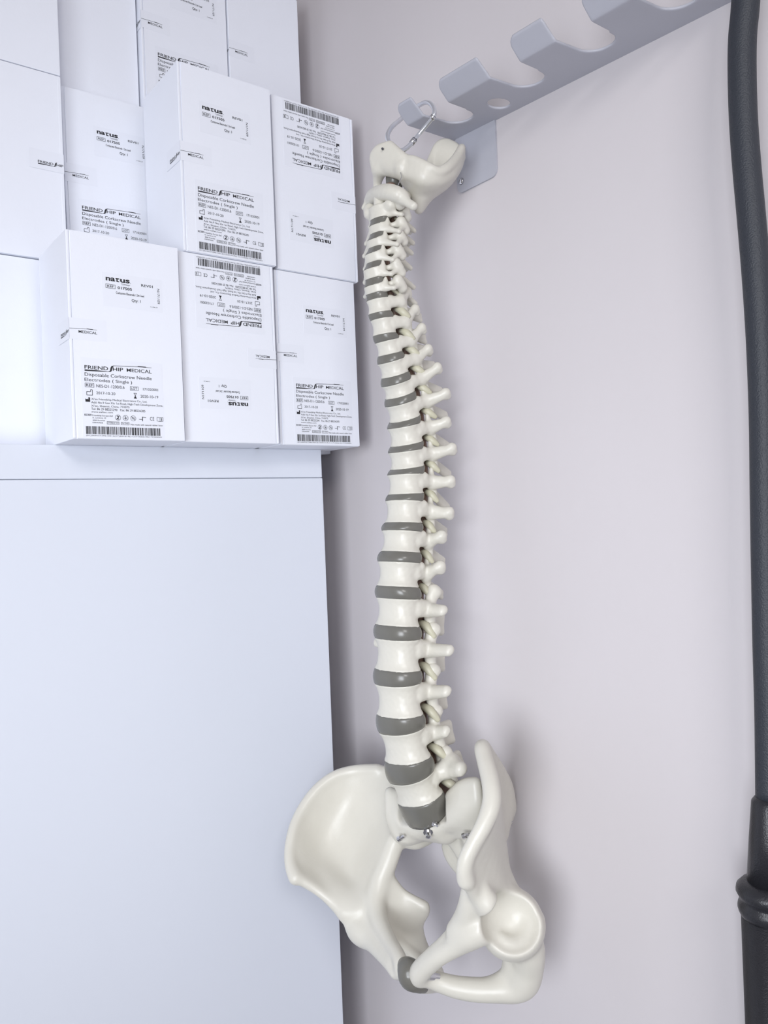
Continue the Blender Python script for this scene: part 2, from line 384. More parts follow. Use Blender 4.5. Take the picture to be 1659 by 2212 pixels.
# ------------------------------------------------------------------ implicit surfaces for bone, sheet metal and cartilage
class Field:
    def __init__(s, lo, hi, h):
        s.lo = np.array(lo, float); s.h = h
        n = np.ceil((np.array(hi)-s.lo)/h).astype(int)+1
        s.n = n; s.D = np.full(n, .02, np.float32)
        s.ax = [s.lo[i]+np.arange(n[i])*h for i in range(3)]
    def block(s, lo, hi):
        a = np.clip(np.floor((np.array(lo)-s.lo)/s.h).astype(int), 0, s.n)
        b = np.clip(np.ceil((np.array(hi)-s.lo)/s.h).astype(int)+1, 0, s.n)
        sl = tuple(slice(a[i], b[i]) for i in range(3))
        x = s.ax[0][sl[0]][:, None, None]; y = s.ax[1][sl[1]][None, :, None]; z = s.ax[2][sl[2]][None, None, :]
        return sl, x, y, z
    def put(s, sl, d, k):
        D = s.D[sl]
        if D.size == 0: return
        if k > 0:
            hh = np.clip(k-np.abs(D-d), 0, None)/k
            s.D[sl] = np.minimum(D, d)-hh*hh*k*.25
        else: s.D[sl] = np.minimum(D, d)
    def cone(s, a, b, ra, rb=None, k=.0025, cut=False):
        rb = ra if rb is None else rb
        a = np.array(a, float); b = np.array(b, float); m = max(ra, rb)+4*s.h+k
        sl, x, y, z = s.block(np.minimum(a, b)-m, np.maximum(a, b)+m)
        ab = b-a; L2 = ab@ab+1e-12
        t = np.clip(((x-a[0])*ab[0]+(y-a[1])*ab[1]+(z-a[2])*ab[2])/L2, 0, 1)
        d = np.sqrt((x-a[0]-t*ab[0])**2+(y-a[1]-t*ab[1])**2+(z-a[2]-t*ab[2])**2)-(ra+(rb-ra)*t)
        if cut: s.D[sl] = np.maximum(s.D[sl], -d)
        else: s.put(sl, d, k)
    def chain(s, pts, k=.0025):
        P = spline(pts, 4) if len(pts) > 2 else np.array(pts, float)
        m = P[:, 3].max()+4*s.h+k
        sl, x, y, z = s.block(P[:, :3].min(0)-m, P[:, :3].max(0)+m)
        if s.D[sl].size == 0: return
        d = np.full(s.D[sl].shape, .02, np.float32)
        for p, q in zip(P[:-1], P[1:]):
            ab = q[:3]-p[:3]; t = np.clip(((x-p[0])*ab[0]+(y-p[1])*ab[1]+(z-p[2])*ab[2])/(ab@ab+1e-12), 0, 1)
            np.minimum(d, np.sqrt((x-p[0]-t*ab[0])**2+(y-p[1]-t*ab[1])**2+(z-p[2]-t*ab[2])**2)-(p[3]+(q[3]-p[3])*t), out=d)
        s.put(sl, d, k)
    def ball(s, p, r, k=.0025, cut=False): s.cone(p, p, r, r, k, cut)
    def patch(s, G, step=.0016):
        """G[i][j] = (x,y,z,r): a curved plate of varying thickness"""
        G = np.array(G, float)
        def res(G, ax):
            G = np.moveaxis(G, ax, 0); L = np.linalg.norm(np.diff(G[..., :3], axis=0), axis=-1).max()
            per = max(2, int(math.ceil(L/step))); n = len(G); out = []
            for i in range(n-1):
                p0, p1, p2, p3 = G[max(i-1, 0)], G[i], G[i+1], G[min(i+2, n-1)]
                for q in range(per):
                    t = q/per; out.append(.5*((2*p1)+(-p0+p2)*t+(2*p0-5*p1+4*p2-p3)*t*t+(-p0+3*p1-3*p2+p3)*t**3))
            out.append(G[-1]); return np.moveaxis(np.array(out), 0, ax)
        G = res(res(G, 0), 1).reshape(-1, 4)
        for p in G:
            r = p[3]; m = r+2.5*s.h
            sl, x, y, z = s.block(p[:3]-m, p[:3]+m)
            D = s.D[sl]
            if D.size: s.D[sl] = np.minimum(D, np.sqrt((x-p[0])**2+(y-p[1])**2+(z-p[2])**2)-r)
    def blur(s, n=1):
        D = np.clip(s.D, -.02, .02)
        for _ in range(n):
            for ax in range(3):
                P = np.moveaxis(D, ax, 0).copy(); Q = P.copy(); Q[1:-1] = .25*P[:-2]+.5*P[1:-1]+.25*P[2:]; D = np.moveaxis(Q, 0, ax)
        s.D = D
    def mesh(s):
        D = s.D.astype(float).copy()
        for ax in range(3):
            V = np.moveaxis(D, ax, 0); V[0] = np.maximum(V[0], .001); V[-1] = np.maximum(V[-1], .001)
        g = D < 0; n = np.array(D.shape)-1
        cnt = np.zeros(n, int)
        for dx in (0, 1):
            for dy in (0, 1):
                for dz in (0, 1): cnt += g[dx:dx+n[0], dy:dy+n[1], dz:dz+n[2]]
        act = (cnt > 0) & (cnt < 8); idx = np.full(n, -1); ids = np.argwhere(act); idx[act] = np.arange(len(ids))
        P = np.zeros((len(ids), 3)); K = np.zeros(len(ids))
        for ax in range(3):
            o1, o2 = [q for q in range(3) if q != ax]
            for e1 in (0, 1):
                for e2 in (0, 1):
                    a = ids.copy(); a[:, o1] += e1; a[:, o2] += e2; b = a.copy(); b[:, ax] += 1
                    da = D[tuple(a.T)]; db = D[tuple(b.T)]; m = (da < 0) != (db < 0)
                    t = da[m]/(da[m]-db[m]); q = a[m].astype(float); q[:, ax] += t
                    P[m] += q; K[m] += 1
        P /= K[:, None]; P = s.lo+P*s.h
        fs = []
        for ax in range(3):
            o1, o2 = (ax+1) % 3, (ax+2) % 3
            lo = [slice(None)]*3; hi = [slice(None)]*3; lo[ax] = slice(0, -1); hi[ax] = slice(1, None)
            ga, gb = g[tuple(lo)], g[tuple(hi)]; e = np.argwhere(ga != gb)
            e = e[(e[:, o1] > 0) & (e[:, o2] > 0) & (e[:, o1] < n[o1]) & (e[:, o2] < n[o2])]
            ins = ga[tuple(e.T)]
            c = []
            for d1, d2 in ((-1, -1), (0, -1), (0, 0), (-1, 0)):
                q = e.copy(); q[:, o1] += d1; q[:, o2] += d2; c.append(idx[tuple(q.T)])
            c = np.stack(c, 1); c[~ins] = c[~ins][:, ::-1]; fs.append(c)
        return P, np.concatenate(fs)
def np_mesh(name, P, Fq, mat_, parent, smooth=True):
    P = P-np.array(WORLD0.get(parent.name, (0, 0, 0))) if parent is not None else P
    me = bpy.data.meshes.new(name)
    me.vertices.add(len(P)); me.vertices.foreach_set('co', P.astype(np.float32).ravel())
    me.loops.add(Fq.size); me.loops.foreach_set('vertex_index', Fq.astype(np.int32).ravel())
    me.polygons.add(len(Fq)); me.polygons.foreach_set('loop_start', np.arange(0, Fq.size, 4, dtype=np.int32))
    me.update(calc_edges=True); me.validate()
    return link_mesh(name, me, mat_, parent, smooth)
def field_for(pts, h, pad=.004):
    P = np.array(pts); return Field((P[:, :3]-P[:, 3:4]).min(0)-pad, (P[:, :3]+P[:, 3:4]).max(0)+pad, h)

# ------------------------------------------------------------------ the rack on the wall
rk = base(empty('hook_rack', (0, 0, 2.16)))
S(rk, 'grey painted steel rack with notched hooks fixed high on the wall above the spine model', 'rack')
f = Field((-.10, -.31, -.012), (.002, .045, .030), .0011)
x = f.ax[0][:, None]; y = f.ax[1][None, :]
def rrect(x, y, cx, cy, hx, hy, r):
    qx = np.abs(x-cx)-hx+r; qy = np.abs(y-cy)-hy+r
    return np.sqrt(np.maximum(qx, 0)**2+np.maximum(qy, 0)**2)+np.minimum(np.maximum(qx, qy), 0)-r
arc = np.where(x < -.067, -.067+(x+.067)*1.38, x)         # length along the bent sheet
d2 = rrect(arc, y, -.039, -.1315, .0505, .1680, .007)
teeth = rrect(arc, y, -.012, -.1315, .030, .1680, .006)
for ya, yb in ((.004, .0365), (-.0935, -.029), (-.1735, -.1265), (-.2535, -.2065), (-.2995, -.2865)):
    teeth = np.minimum(teeth, rrect(arc, y, -.0395, (ya+yb)/2, .050, (yb-ya)/2, min(.0095, (yb-ya)/2-.0005)))
d2 = np.maximum(d2, teeth)
slots = [-.0125, -.110, -.190, -.270]
for sc_ in slots:
    cyx = sc_+.004*(arc+.02)/.05*-1
    d2 = np.maximum(d2, -(rrect(arc, y-0*arc, -.081, cyx, .0575, .0165, .0160)))
    # rounded shoulders where a notch opens
for hy in (-.0575,):
    d2 = np.maximum(d2, -(np.sqrt(((arc+.0243)/1.25)**2+(y-hy)**2)-.0098))
zb = np.where(x < -.067, (-.067-x)*.95, 0)
zb = zb[:, :, None]; z = f.ax[2][None, None, :]
slope = np.where(x < -.067, .725, 1.0)[:, :, None]
f.D = np.maximum(d2[:, :, None], np.abs(z-zb)*slope-.0014).astype(np.float32)
f.blur(1); P, Q = f.mesh()
P[:, 2] += 2.162+.05*(P[:, 1]-.033)
np_mesh('hook_strip', P, Q, MRACK, rk)
pw = [on_plane(u, v, 0, -.0013) for u, v in ((985, 300), (1070, 262), (1069, 381), (992, 415))]
def plate(pts, name, parent, t=.0022, r=.008):
    ys = [p[1] for p in pts]; zs = [p[2] for p in pts]
    y0, y1, z0, z1 = min(ys), max(ys), min(zs), max(zs)
    ring = []
    for cy_, cz, a0 in ((y1-.0, z1, None), (y0, z1, None), (y0+r, z0+r, 180), (y1-r, z0+r, 270)):
        if a0 is None: ring.append((cy_, cz))
        else:
            for k in range(7):
                a = math.radians(a0+k*15); ring.append((cy_+r*math.cos(a), cz+r*math.sin(a)))
    n = len(ring); vs = [(-t, a, b) for a, b in ring]+[(-.0002, a, b) for a, b in ring]
    fs = [tuple(range(n)), tuple(range(2*n-1, n-1, -1))]+[(k, (k+1) % n+0, (k+1) % n+n, k+n)[::-1] for k in range(n)]
    o = mesh_py(name, vs, fs, MRACK, parent); bm = bmesh.new(); bm.from_mesh(o.data); bmesh.ops.recalc_face_normals(bm, faces=bm.faces); bm.to_mesh(o.data); bm.free(); return o
for dy in (0,):
    pts = [(p[0], p[1]+dy, p[2]+.05*dy) for p in pw]
    plate(pts, 'mounting_plate', rk)
    q = on_plane(1000, 393, 0, 0); q[1] += dy; q[2] += .05*dy
    vs, fs = tube([(-.0022, q[1], q[2]), (-.0036, q[1], q[2])], [.0038, .0028], 14); mesh_py('screw', vs, fs, MSTEEL, rk, True)

# ------------------------------------------------------------------ the black hose at the right edge
hz = base(empty('flexible_hose', (-.035, -.31, 0)))
S(hz, 'black hose with a thicker sleeve and collar running down the wall at the right edge', 'hose')
hp = [(1640, -420), (1622, -200), (1611, 0), (1604, 80), (1603, 160), (1606, 260), (1613, 360), (1623, 470), (1634, 600), (1643, 740), (1649, 900), (1651, 1060), (1654, 1250), (1657, 1400), (1661, 1550), (1663, 1730)]
pts = spline([on_plane(u, v, 0, -.035) for u, v in hp], 5)
vs, fs = tube(pts, .0100, 20); mesh_py('hose_tube', vs, fs, MHOSE, hz, True)
a = on_plane(1662, 1722, 0, -.035); b = on_plane(1660, 1905, 0, -.035); c_ = on_plane(1660, 1980, 0, -.035)
vs, fs = tube([a, a-[0, 0, .004], (a+b)/2, b], [.0100, .0126, .0138, .0150], 24); mesh_py('hose_sleeve', vs, fs, MSLEEVE, hz, True)
prof = [(0, .0150), (.06, .0190), (.2, .0222), (.34, .0228), (.46, .0212), (.54, .0196), (.60, .0196), (.68, .0210), (.80, .0215), (.92, .0206), (1, .0196)]
vs, fs = tube([b+(c_-b)*t for t, r in prof], [r for t, r in prof], 28); mesh_py('hose_collar', vs, fs, MSLEEVE, hz, True)
e = c_.copy(); e2 = np.array([c_[0], c_[1], .0])
vs, fs = tube([e, e2], [.0190, .0190], 24); mesh_py('hose_base', vs, fs, MSLEEVE, hz, True)

# ------------------------------------------------------------------ the spine model
K = 1.08
def toworld(P): return C+K*(np.asarray(P)-C)
spine = base(empty('spine_model', tuple(toworld(C+fw*.77+R0*.017)[:2])+(1.42,)))
S(spine, 'life-size ivory plastic model of a human spine and pelvis hanging from the wall rack', 'anatomical model')
AA = np.array([-.99, -.14, 0.]); AA /= np.linalg.norm(AA); LL = np.array([-AA[1], AA[0], 0.]);
P0 = C+fw*.77+R0*.017
def sag(u, v):
    d = ray(u, v); n = LL; t = ((P0-C)@n)/(d@n); return C+d*t
def frame(al, rho):
    al = math.radians(al); rho = math.radians(rho)
    U1 = math.cos(al)*U0+math.sin(al)*AA; A1 = math.cos(al)*AA-math.sin(al)*U0
    L2 = math.cos(rho)*LL+math.sin(rho)*U1; U2 = math.cos(rho)*U1-math.sin(rho)*LL
    return A1, L2, U2
def bone(name, f, m=None, fr=None, o=None, blur=1, parent=None, rough=.00020):
    X, Y_, Z_ = f.ax[0][:, None, None], f.ax[1][None, :, None], f.ax[2][None, None, :]
    f.D = (np.clip(f.D, -.02, .02)+rough*(np.sin(640*X+310*Z_+1.3)*np.sin(590*Y_-240*X+.4)*np.sin(610*Z_+270*Y_)+.5*np.sin(1300*X+2)*np.sin(1250*Y_+700*Z_)*np.sin(1350*Z_+1))).astype(np.float32)
    f.blur(blur); P, Q = f.mesh()
    if fr is not None:
        A1, L1, U1 = fr; P = o+P[:, :1]*A1+P[:, 1:2]*L1+P[:, 2:]*U1
        if np.dot(np.cross(A1, L1), U1) < 0: Q = Q[:, ::-1]
    return np_mesh(name, toworld(P), Q, m or MBONE, parent or spine)

DISC = [  # the disc below each vertebra: u, v, thickness px, width px
 ('C2', 820, 481, 10, 42), ('C3', 817, 510, 9, 42), ('C4', 812, 539, 12, 42), ('C5', 809, 572, 13, 44), ('C6', 809, 608, 13, 48), ('C7', 816, 640, 13, 52),
 ('T1', 822, 683, 10, 54), ('T2', 836, 729, 10, 54), ('T3', 845, 771, 11, 60), ('T4', 855, 817, 13, 68), ('T5', 867, 861, 13, 72), ('T6', 875, 912, 12, 73),
 ('T7', 878, 966, 13, 77), ('T8', 880, 1018, 13, 79), ('T9', 875, 1075, 12, 83), ('T10', 872, 1138, 15, 84), ('T11', 864, 1203, 20, 94), ('T12', 860, 1279, 23, 96),
 ('L1', 862, 1364, 27, 101), ('L2', 859, 1459, 27, 102), ('L3', 867, 1556, 29, 104), ('L4', 884, 1652, 30, 105), ('L5', 914, 1738, 34, 112)]
TILT = {'C2': (4, 0), 'C3': (8, 0), 'C4': (14, 0), 'C5': (16, 0), 'C6': (14, 0), 'C7': (14, 0), 'T1': (10, 0), 'T2': (9, 0), 'T3': (15, 0), 'T4': (20, 0), 'T5': (22, 0), 'T6': (20, 0),
        'T7': (13, 0), 'T8': (8, 0), 'T9': (0, 0), 'T10': (-5, 0), 'T11': (-7, 0), 'T12': (-7, 0), 'L1': (-6, 0), 'L2': (-3, 0), 'L3': (1, 2), 'L4': (8, 6), 'L5': (17, 11)}
TIP = {'C3': (862, 500), 'C4': (858, 528), 'C5': (848, 561), 'C6': (845, 592), 'C7': (851, 622), 'T1': (879, 631), 'T2': (896, 668), 'T3': (910, 709), 'T4': (924, 755), 'T5': (944, 795),
       'T6': (962, 850), 'T7': (963, 911), 'T8': (975, 969), 'T9': (972, 1039), 'T10': (969, 1107), 'T11': (953, 1158), 'T12': (950, 1224), 'L1': (957, 1317), 'L2': (971, 1403), 'L3': (965, 1491),
       'L4': (963, 1577), 'L5': (994, 1659)}
def body(f, a, b, h, k=0, waist=.10):
    sl, x, y, z = f.block((-a-.008, -b-.008, -h/2-.008), (a+.008, b+.008, h/2+.008))
    zz = np.clip(2*z/h, -1, 1); wst = 1-waist*(1-np.abs(zz)**2.6)
    ax = np.where(x > 0, a, a*.82); th = np.arctan2(y, x)
    r = (np.abs(x/ax)**2.3+np.abs(y/b)**2.3)**(1/2.3)
    notch = .12*np.exp(-((th-math.pi)**2)/.12)+.12*np.exp(-((th+math.pi)**2)/.12)
    d = np.maximum((r-(wst-notch))*min(a, b), np.abs(z)-h/2)
    f.put(sl, d, k)
verts = {}
for i, (n_, u, v, t, wd) in enumerate(DISC):
    if i == 0: continue
    pu, pv, pt, pw_ = DISC[i-1][1:]
    o = (sag(pu, pv)+sag(u, v))/2
    Zo = (o-C)@fw
    top = pv+pt/2; bot = v-t/2
    h = (bot-top)/F*Zo
    half = (wd+pw_)/4/F*Zo
    verts[n_] = dict(o=o, h=h, half=half, fr=frame(*TILT[n_]))
# axis (C2)
o = sag(822, 461); verts['C2'] = dict(o=o, h=.0125, half=.0105, fr=frame(*TILT['C2']))
order = ['C2', 'C3', 'C4', 'C5', 'C6', 'C7']+['T%d' % i for i in range(1, 13)]+['L%d' % i for i in range(1, 6)]
for n_ in order:
    V = verts[n_]; o, h, half, fr = V['o'], V['h'], V['half'], V['fr']
    A1, L1, U1 = fr; kind = n_[0]; num = int(n_[1:])
    a, b = (.92*half, 1.07*half) if kind != 'C' else (.85*half, 1.1*half)
    if kind == 'L': a, b = .86*half, 1.12*half
    V['a'], V['b'] = a, b
    ab = a*.82
    def tip(px, back):
        d = ray(*px); t = ((o-C)@AA-back)/(d@AA); q = C+d*t-o
        return np.array([q@A1, q@L1, q@U1])
    f = Field((-.082 if kind != 'C' else -.05, -.058, -h/2-.034), (a+.006, .058, h/2+.018), .0009)
    body(f, a, b, h, waist=.17 if kind != 'C' else .06)
    if kind == 'T':
        back = .028 if num < 11 else .024
        tp = tip(TIP[n_], back); s_ = .85+.02*num
        for s in (1, -1):
            Y = lambda yy: s*yy
            f.cone((-ab*.45, Y(b*.66), h*.26), (-ab-.007, Y(.0128), h*.22), .0046*s_, .0044*s_)
            f.cone((-ab*.45, Y(b*.66), h*.02), (-ab-.006, Y(.0125), h*.04), .0048*s_, .0042*s_)
            f.ball((-ab*.75, Y(b*.72), h*.36), .0040*s_)
            f.cone((-ab-.008, Y(.0125), h*.14), (tp[0], Y(tp[1]), tp[2]), .0056*s_, .0038*s_)
            f.cone((-ab-.009, Y(.0125), -h*.08), (tp[0]+.002, Y(tp[1]-.003), tp[2]-.002), .0046*s_, .0034*s_)
            f.cone((tp[0]-.001, Y(tp[1]), tp[2]+.001), (tp[0]-.003, Y(tp[1]-.0015), tp[2]-.0025), .0046*s_)
            f.cone((-ab-.008, Y(.0125), h*.1), (-ab-.018, 0, -h*.15), .0038*s_)
            f.cone((-ab-.011, Y(.0105), -h*.15), (-ab-.021, 0, -h*.45), .0034*s_)
            f.cone((-ab-.0085, Y(.0125), h*.15), (-ab-.0095, Y(.0120), h*.5+.0040), .0034, .0024)
            f.cone((-ab-.0115, Y(.0115), 0), (-ab-.0140, Y(.0115), -h*.5-.0055), .0036, .0026)
        e = -h*.5-(.016 if 4 < num < 10 else .007)
        f.cone((-ab-.018, 0, -h*.15), (-ab-.046, 0, e+.004), .0036, .0026); f.cone((-ab-.019, 0, -h*.45), (-ab-.046, 0, e-.001), .0030, .0028)
        f.cone((-ab-.018, 0, -h*.3), (-ab-.040, 0, e+.002), .0030, .0028)
    elif kind == 'L':
        tp = tip(TIP[n_], .020 if num < 5 else .016)
        if num == 1: back = .02
        for s in (1, -1):
            Y = lambda yy: s*yy
            f.cone((-ab*.5, Y(b*.66), h*.26), (-ab-.008, Y(.0175), h*.20), .0068, .0062)
            f.cone((-ab*.5, Y(b*.66), h*.06), (-ab-.008, Y(.0165), h*.04), .0062, .0054)
            m_ = np.array([-ab-.006, s*.019, h*.12]); e_ = np.array([tp[0], s*tp[1], tp[2]])
            r1, r2 = (.0060, .0046) if num < 5 else (.0078, .0058)
            f.cone(m_, e_, r1, r2); f.cone(m_+[0, 0, -.003], e_+[0.002, 0, -.0025], r1*.8, r2*.8)
            f.cone((-ab-.009, Y(.0165), h*.15), (-ab-.013, Y(.0175), h*.5+.0085), .0060, .0056)      # superior articular process
            f.ball((-ab-.015, Y(.0185), h*.5+.0065), .0064)
            if num == 5:
                f.cone((-ab-.002, Y(.022), h*.2), (-ab-.010, Y(.030), h*.42), .0085, .0075); f.cone((-ab-.010, Y(.030), h*.42), (tp[0], Y(tp[1]), tp[2]), .0075, .0060)
                f.ball((-ab-.012, Y(.024), h*.5+.006), .0068)
            f.cone((-ab-.010, Y(.0160), h*.05), (-ab-.022, 0, -h*.12), .0050, .0045)
            f.cone((-ab-.014, Y(.0135), -h*.1), (-ab-.017, Y(.0135), -h*.5-.0085), .0058, .0048)     # inferior articular process
            f.cone((-ab-.016, Y(.0110), -h*.15), (-ab-.024, 0, -h*.4), .0048, .0042)
        for q in range(5):
            zz = -h*.02-q*.0042
            f.cone((-ab-.020, 0, zz), (-ab-.046, 0, zz-.003), .0036, .0040 if q in (0, 4) else .0034)
    else:
        for s in (1, -1):
            Y = lambda yy: s*yy
            if n_ == 'C2': tq = np.array([-.006, .021, -.006])
            else: tq = tip(TIP[n_], .004)
            f.cone((.001, Y(b*.6), -h*.05), (tq[0], Y(tq[1]), tq[2]), .0044, .0016)
            f.cone((tq[0], Y(tq[1]), tq[2]), (-.014, Y(.0185), -h*.1), .0018, .0034)
            f.cone((-ab*.6, Y(b*.6), h*.15), (-.013, Y(.0170), h*.2), .0028)
            f.cone((-.0125, Y(.0175), h*.42), (-.0165, Y(.0175), -h*.48), .0050, .0050)
            f.cone((-.002, Y(b*.88), h*.2), (-.003, Y(b*1.0), h*.5+.0035), .0032, .0016)       # uncinate lip
            f.cone((-.015, Y(.0165), 0), (-.029, 0, -h*.15), .0034, .0034)
            ln = .042 if num < 6 else .047
            f.cone((-.029, 0, -h*.2), (-ln, Y(.003), -h*.55-.002*num), .0034, .0026)
        if n_ == 'C2':
            f.cone((0, 0, h*.3), (-.001, 0, h*.5+.018), .0062, .0050); f.cone((0, .014, h*.3), (-.002, .016, h*.5+.002), .006); f.cone((0, -.014, h*.3), (-.002, -.016, h*.5+.002), .006)
    if kind != 'C' or n_ != 'C2': pass
    name = {'C': 'cervical_vertebra', 'T': 'thoracic_vertebra', 'L': 'lumbar_vertebra'}[kind] if n_ != 'C2' else 'axis_vertebra'
    # keep the canal open
    f.cone((-ab-(.0092 if kind != 'C' else .0075), 0, -.05), (-ab-(.0092 if kind != 'C' else .0075), 0, .05), .0075 if kind != 'C' else .0062, cut=True)
    bone(name, f, None, fr, o)

# sacrum end plate
S1 = dict(o=sag(925, 1757), fr=frame(30, 11), a=.0215, b=.0255)
def ellipse(Vd, zoff, sc=1., n=40):
    A1, L1, U1 = Vd['fr']; out = []
    for k in range(n):
        th = 2*math.pi*k/n; cx, sy = math.cos(th), math.sin(th)
        a = Vd['a'] if cx > 0 else Vd['a']*.82
        ex = 2/2.3
        out.append(Vd['o']+U1*zoff+sc*(A1*a*math.copysign(abs(cx)**ex, cx)+L1*Vd['b']*math.copysign(abs(sy)**ex, sy)))
    return np.array(out)
S1['h'] = 0
for i, n_ in enumerate(order):
    up = verts[n_]; dn = verts[order[i+1]] if i+1 < len(order) else S1
    A_ = ellipse(up, -up['h']/2+.0006); B_ = ellipse(dn, dn['h']/2-.0006 if dn is not S1 else 0)
    bulge = .04 if n_[0] == 'T' and int(n_[1:]) < 10 else (.085 if n_[0] != 'C' else .0)
    if n_[0] == 'C': bulge = -.04
    if n_ == 'L5': bulge = .05
    vs = []; fs = []; m = 9; N = 40
    for j in range(m):
        t = j/(m-1); ring = A_*(1-t)+B_*t; c0 = ring.mean(0)
        ring = c0+(ring-c0)*(.955+bulge*math.sin(math.pi*t)**.7); vs += list(ring)
    for j in range(m-1):
        for k in range(N): l = (k+1) % N; fs.append((j*N+k, j*N+l, (j+1)*N+l, (j+1)*N+k))
    fs += [tuple(range(N))[::-1], tuple((m-1)*N+k for k in range(N))]
    mesh_py('intervertebral_disc', toworld(vs), [q[::-1] for q in fs], MDISC, spine, True)

# cord and nerve roots
cp = []
for n_ in order:
    V = verts[n_]; ab = V['a']*.82
    cp.append(V['o']-V['fr'][0]*(ab+(.0092 if n_[0] != 'C' else .0075)))
top_ = cp[0]+np.array([0, 0, .03]); S1c = S1['o']-S1['fr'][0]*.027
path = spline([top_]+cp+[S1c], 5)
rc = [(.0050+.0024*min(1, max(0, (i_/len(path)-.55)/.2)))*K for i_ in range(len(path))]
vs, fs = tube(toworld(path), rc, 16); S(mesh_py('spinal_cord', vs, fs, MCORD, spine, True), 'brown rubber cord running inside the vertebrae')
for i, n_ in enumerate(order):
    V = verts[n_]; A1, L1, U1 = V['fr']; ab = V['a']*.82; back = ab+(.0092 if n_[0] != 'C' else .0075)
    zc = -V['h']*.5-.001; sc = {'C': .75, 'T': .95, 'L': 1.25}[n_[0]]
    rr = {'C': .0016, 'T': .0029, 'L': .0034}[n_[0]]
    for s in (1, -1):
        q = [V['o']+A1*(-back)+L1*s*.003+U1*(zc+.004), V['o']+A1*(-back+.001)+L1*s*.010*sc+U1*(zc+.002), V['o']+A1*(-back-.000)+L1*s*.0145*sc+U1*(zc-.002*sc), V['o']+A1*(-back-.003)+L1*s*.0180*sc+U1*(zc-.0075*sc)]
        pp = spline(q, 5); n2 = len(pp)
        vs, fs = tube(toworld(pp), [K*rr*(.35+.95*math.sin(math.pi*(.12+.80*k/(n2-1)))) for k in range(n2)], 10)
        mesh_py('nerve_root', vs, fs, MNERVE, spine, True)

def W(u, v, z, r=0): p = PX(u, v, z); return (p[0], p[1], p[2], r)
def WL(L): return [W(*q) for q in L]

# atlas (C1)
arc1 = WL([(798, 433, .788, .0050), (808, 424, .778, .0075), (822, 418, .760, .0078), (840, 416, .748, .0078), (858, 420, .742, .0072), (868, 426, .742, .0068), (880, 437, .738, .0042), (893, 445, .735, .0040)])
arcb = WL([(866, 424, .748, .006), (884, 424, .775, .0034), (893, 424, .800, .0034), (880, 422, .820, .0036), (850, 420, .822, .0034), (820, 420, .805, .0034), (808, 424, .782, .006)])
f = field_for(arc1+arcb, .0009); f.chain(arc1); f.chain(arcb)
f.cone(W(797, 436, .788)[:3], W(786, 449, .790)[:3], .0034, .0026)
f.cone(W(868, 426, .745)[:3], W(864, 442, .748)[:3], .0065, .0050); f.cone(W(806, 428, .785)[:3], W(806, 440, .785)[:3], .0065, .0050)
bone('atlas_vertebra', f)

# occipital bone
T_ = .0030
def dz(L): return [(u, v, z_ if z_ < .76 else .76+(z_-.76)*.70, r_) for u, v, z_, r_ in L]
G_ = [
 dz([(868, 350, .762, T_), (886, 346, .752, T_), (915, 360, .744, T_), (943, 371, .746, T_), (966, 365, .752, T_), (986, 345, .764, T_), (998, 320, .780, T_)]),
 dz([(868, 372, .762, .005), (886, 378, .752, T_), (915, 390, .746, T_), (945, 394, .752, T_), (972, 384, .762, T_), (990, 362, .776, T_), (999, 336, .790, T_)]),
 dz([(876, 390, .772, .005), (888, 400, .765, T_), (908, 418, .764, T_), (938, 414, .772, T_), (968, 396, .785, T_), (988, 370, .797, T_), (998, 344, .806, T_)]),
 dz([(882, 402, .785, .004), (893, 428, .782, T_), (905, 456, .785, T_), (930, 426, .798, T_), (960, 402, .812, T_), (984, 372, .822, T_), (995, 342, .826, T_)]),
 dz([(882, 398, .800, .003), (900, 412, .808, T_), (910, 426, .812, T_), (935, 408, .826, T_), (958, 380, .822, T_), (978, 350, .824, T_), (990, 325, .822, T_)]),
 dz([(884, 385, .812, .003), (902, 388, .818, T_), (918, 372, .824, T_), (931, 340, .828, T_), (946, 312, .830, T_), (966, 306, .828, T_), (987, 316, .824, T_)]),
]
basi = WL([(832, 330, .772, .0050), (826, 352, .778, .0070), (840, 352, .772, .0080), (858, 354, .766, .0070), (872, 360, .760, .0065)])
legs = WL([(822, 362, .776, .0080), (816, 388, .786, .0048), (815, 404, .790, .0042)])
legn = WL([(868, 362, .758, .0070), (872, 376, .760, .0060), (880, 392, .768, .0050)])
G = [[W(*pxd) for pxd in g] for g in G_]
f = field_for([q for g in G for q in g]+basi+legs, .0010); [f.patch([G[i], G[i+1]]) for i in range(0)]; f.patch(G)
f.patch([WL([(842, 316, .762, .0050), (860, 332, .757, .0050), (874, 344, .755, .0050)]), WL([(820, 325, .768, .0055), (845, 342, .763, .0060), (871, 358, .757, .0055)]), WL([(809, 341, .774, .0050), (836, 357, .768, .0060), (868, 369, .759, .0055)]), WL([(815, 366, .777, .0055), (840, 369, .771, .0055), (866, 377, .762, .0050)])])
f.chain(basi, .004); f.chain(legs, .003); f.chain(legn, .003)
f.cone(W(842, 364, .768)[:3], W(862, 372, .764)[:3], .0045, .0045)
rim = WL([(868, 350, .762, .0042), (886, 344, .752, .0040), (905, 350, .747, .0040), (928, 362, .744, .0042), (946, 370, .746, .0044), (966, 362, .752, .0046), (984, 343, .764, .0044), (997, 320, .780, .0040)])
f.chain(rim, .002)
bone('occipital_bone', f)
vs, fs = tube(toworld([PX(826, 321, .757), PX(828, 324, .765)]), .0012, 8); mesh_py('pin', vs, fs, MDARK, spine)
vs, fs = tube(toworld([PX(865, 372, .752), PX(868, 382, .750), PX(862, 395, .748), PX(858, 404, .746)]), .0004, 6); mesh_py('wire', vs, fs, MSTEEL, spine)
cyl = WL([(845, 380, .782, 0), (848, 405, .782, 0)])
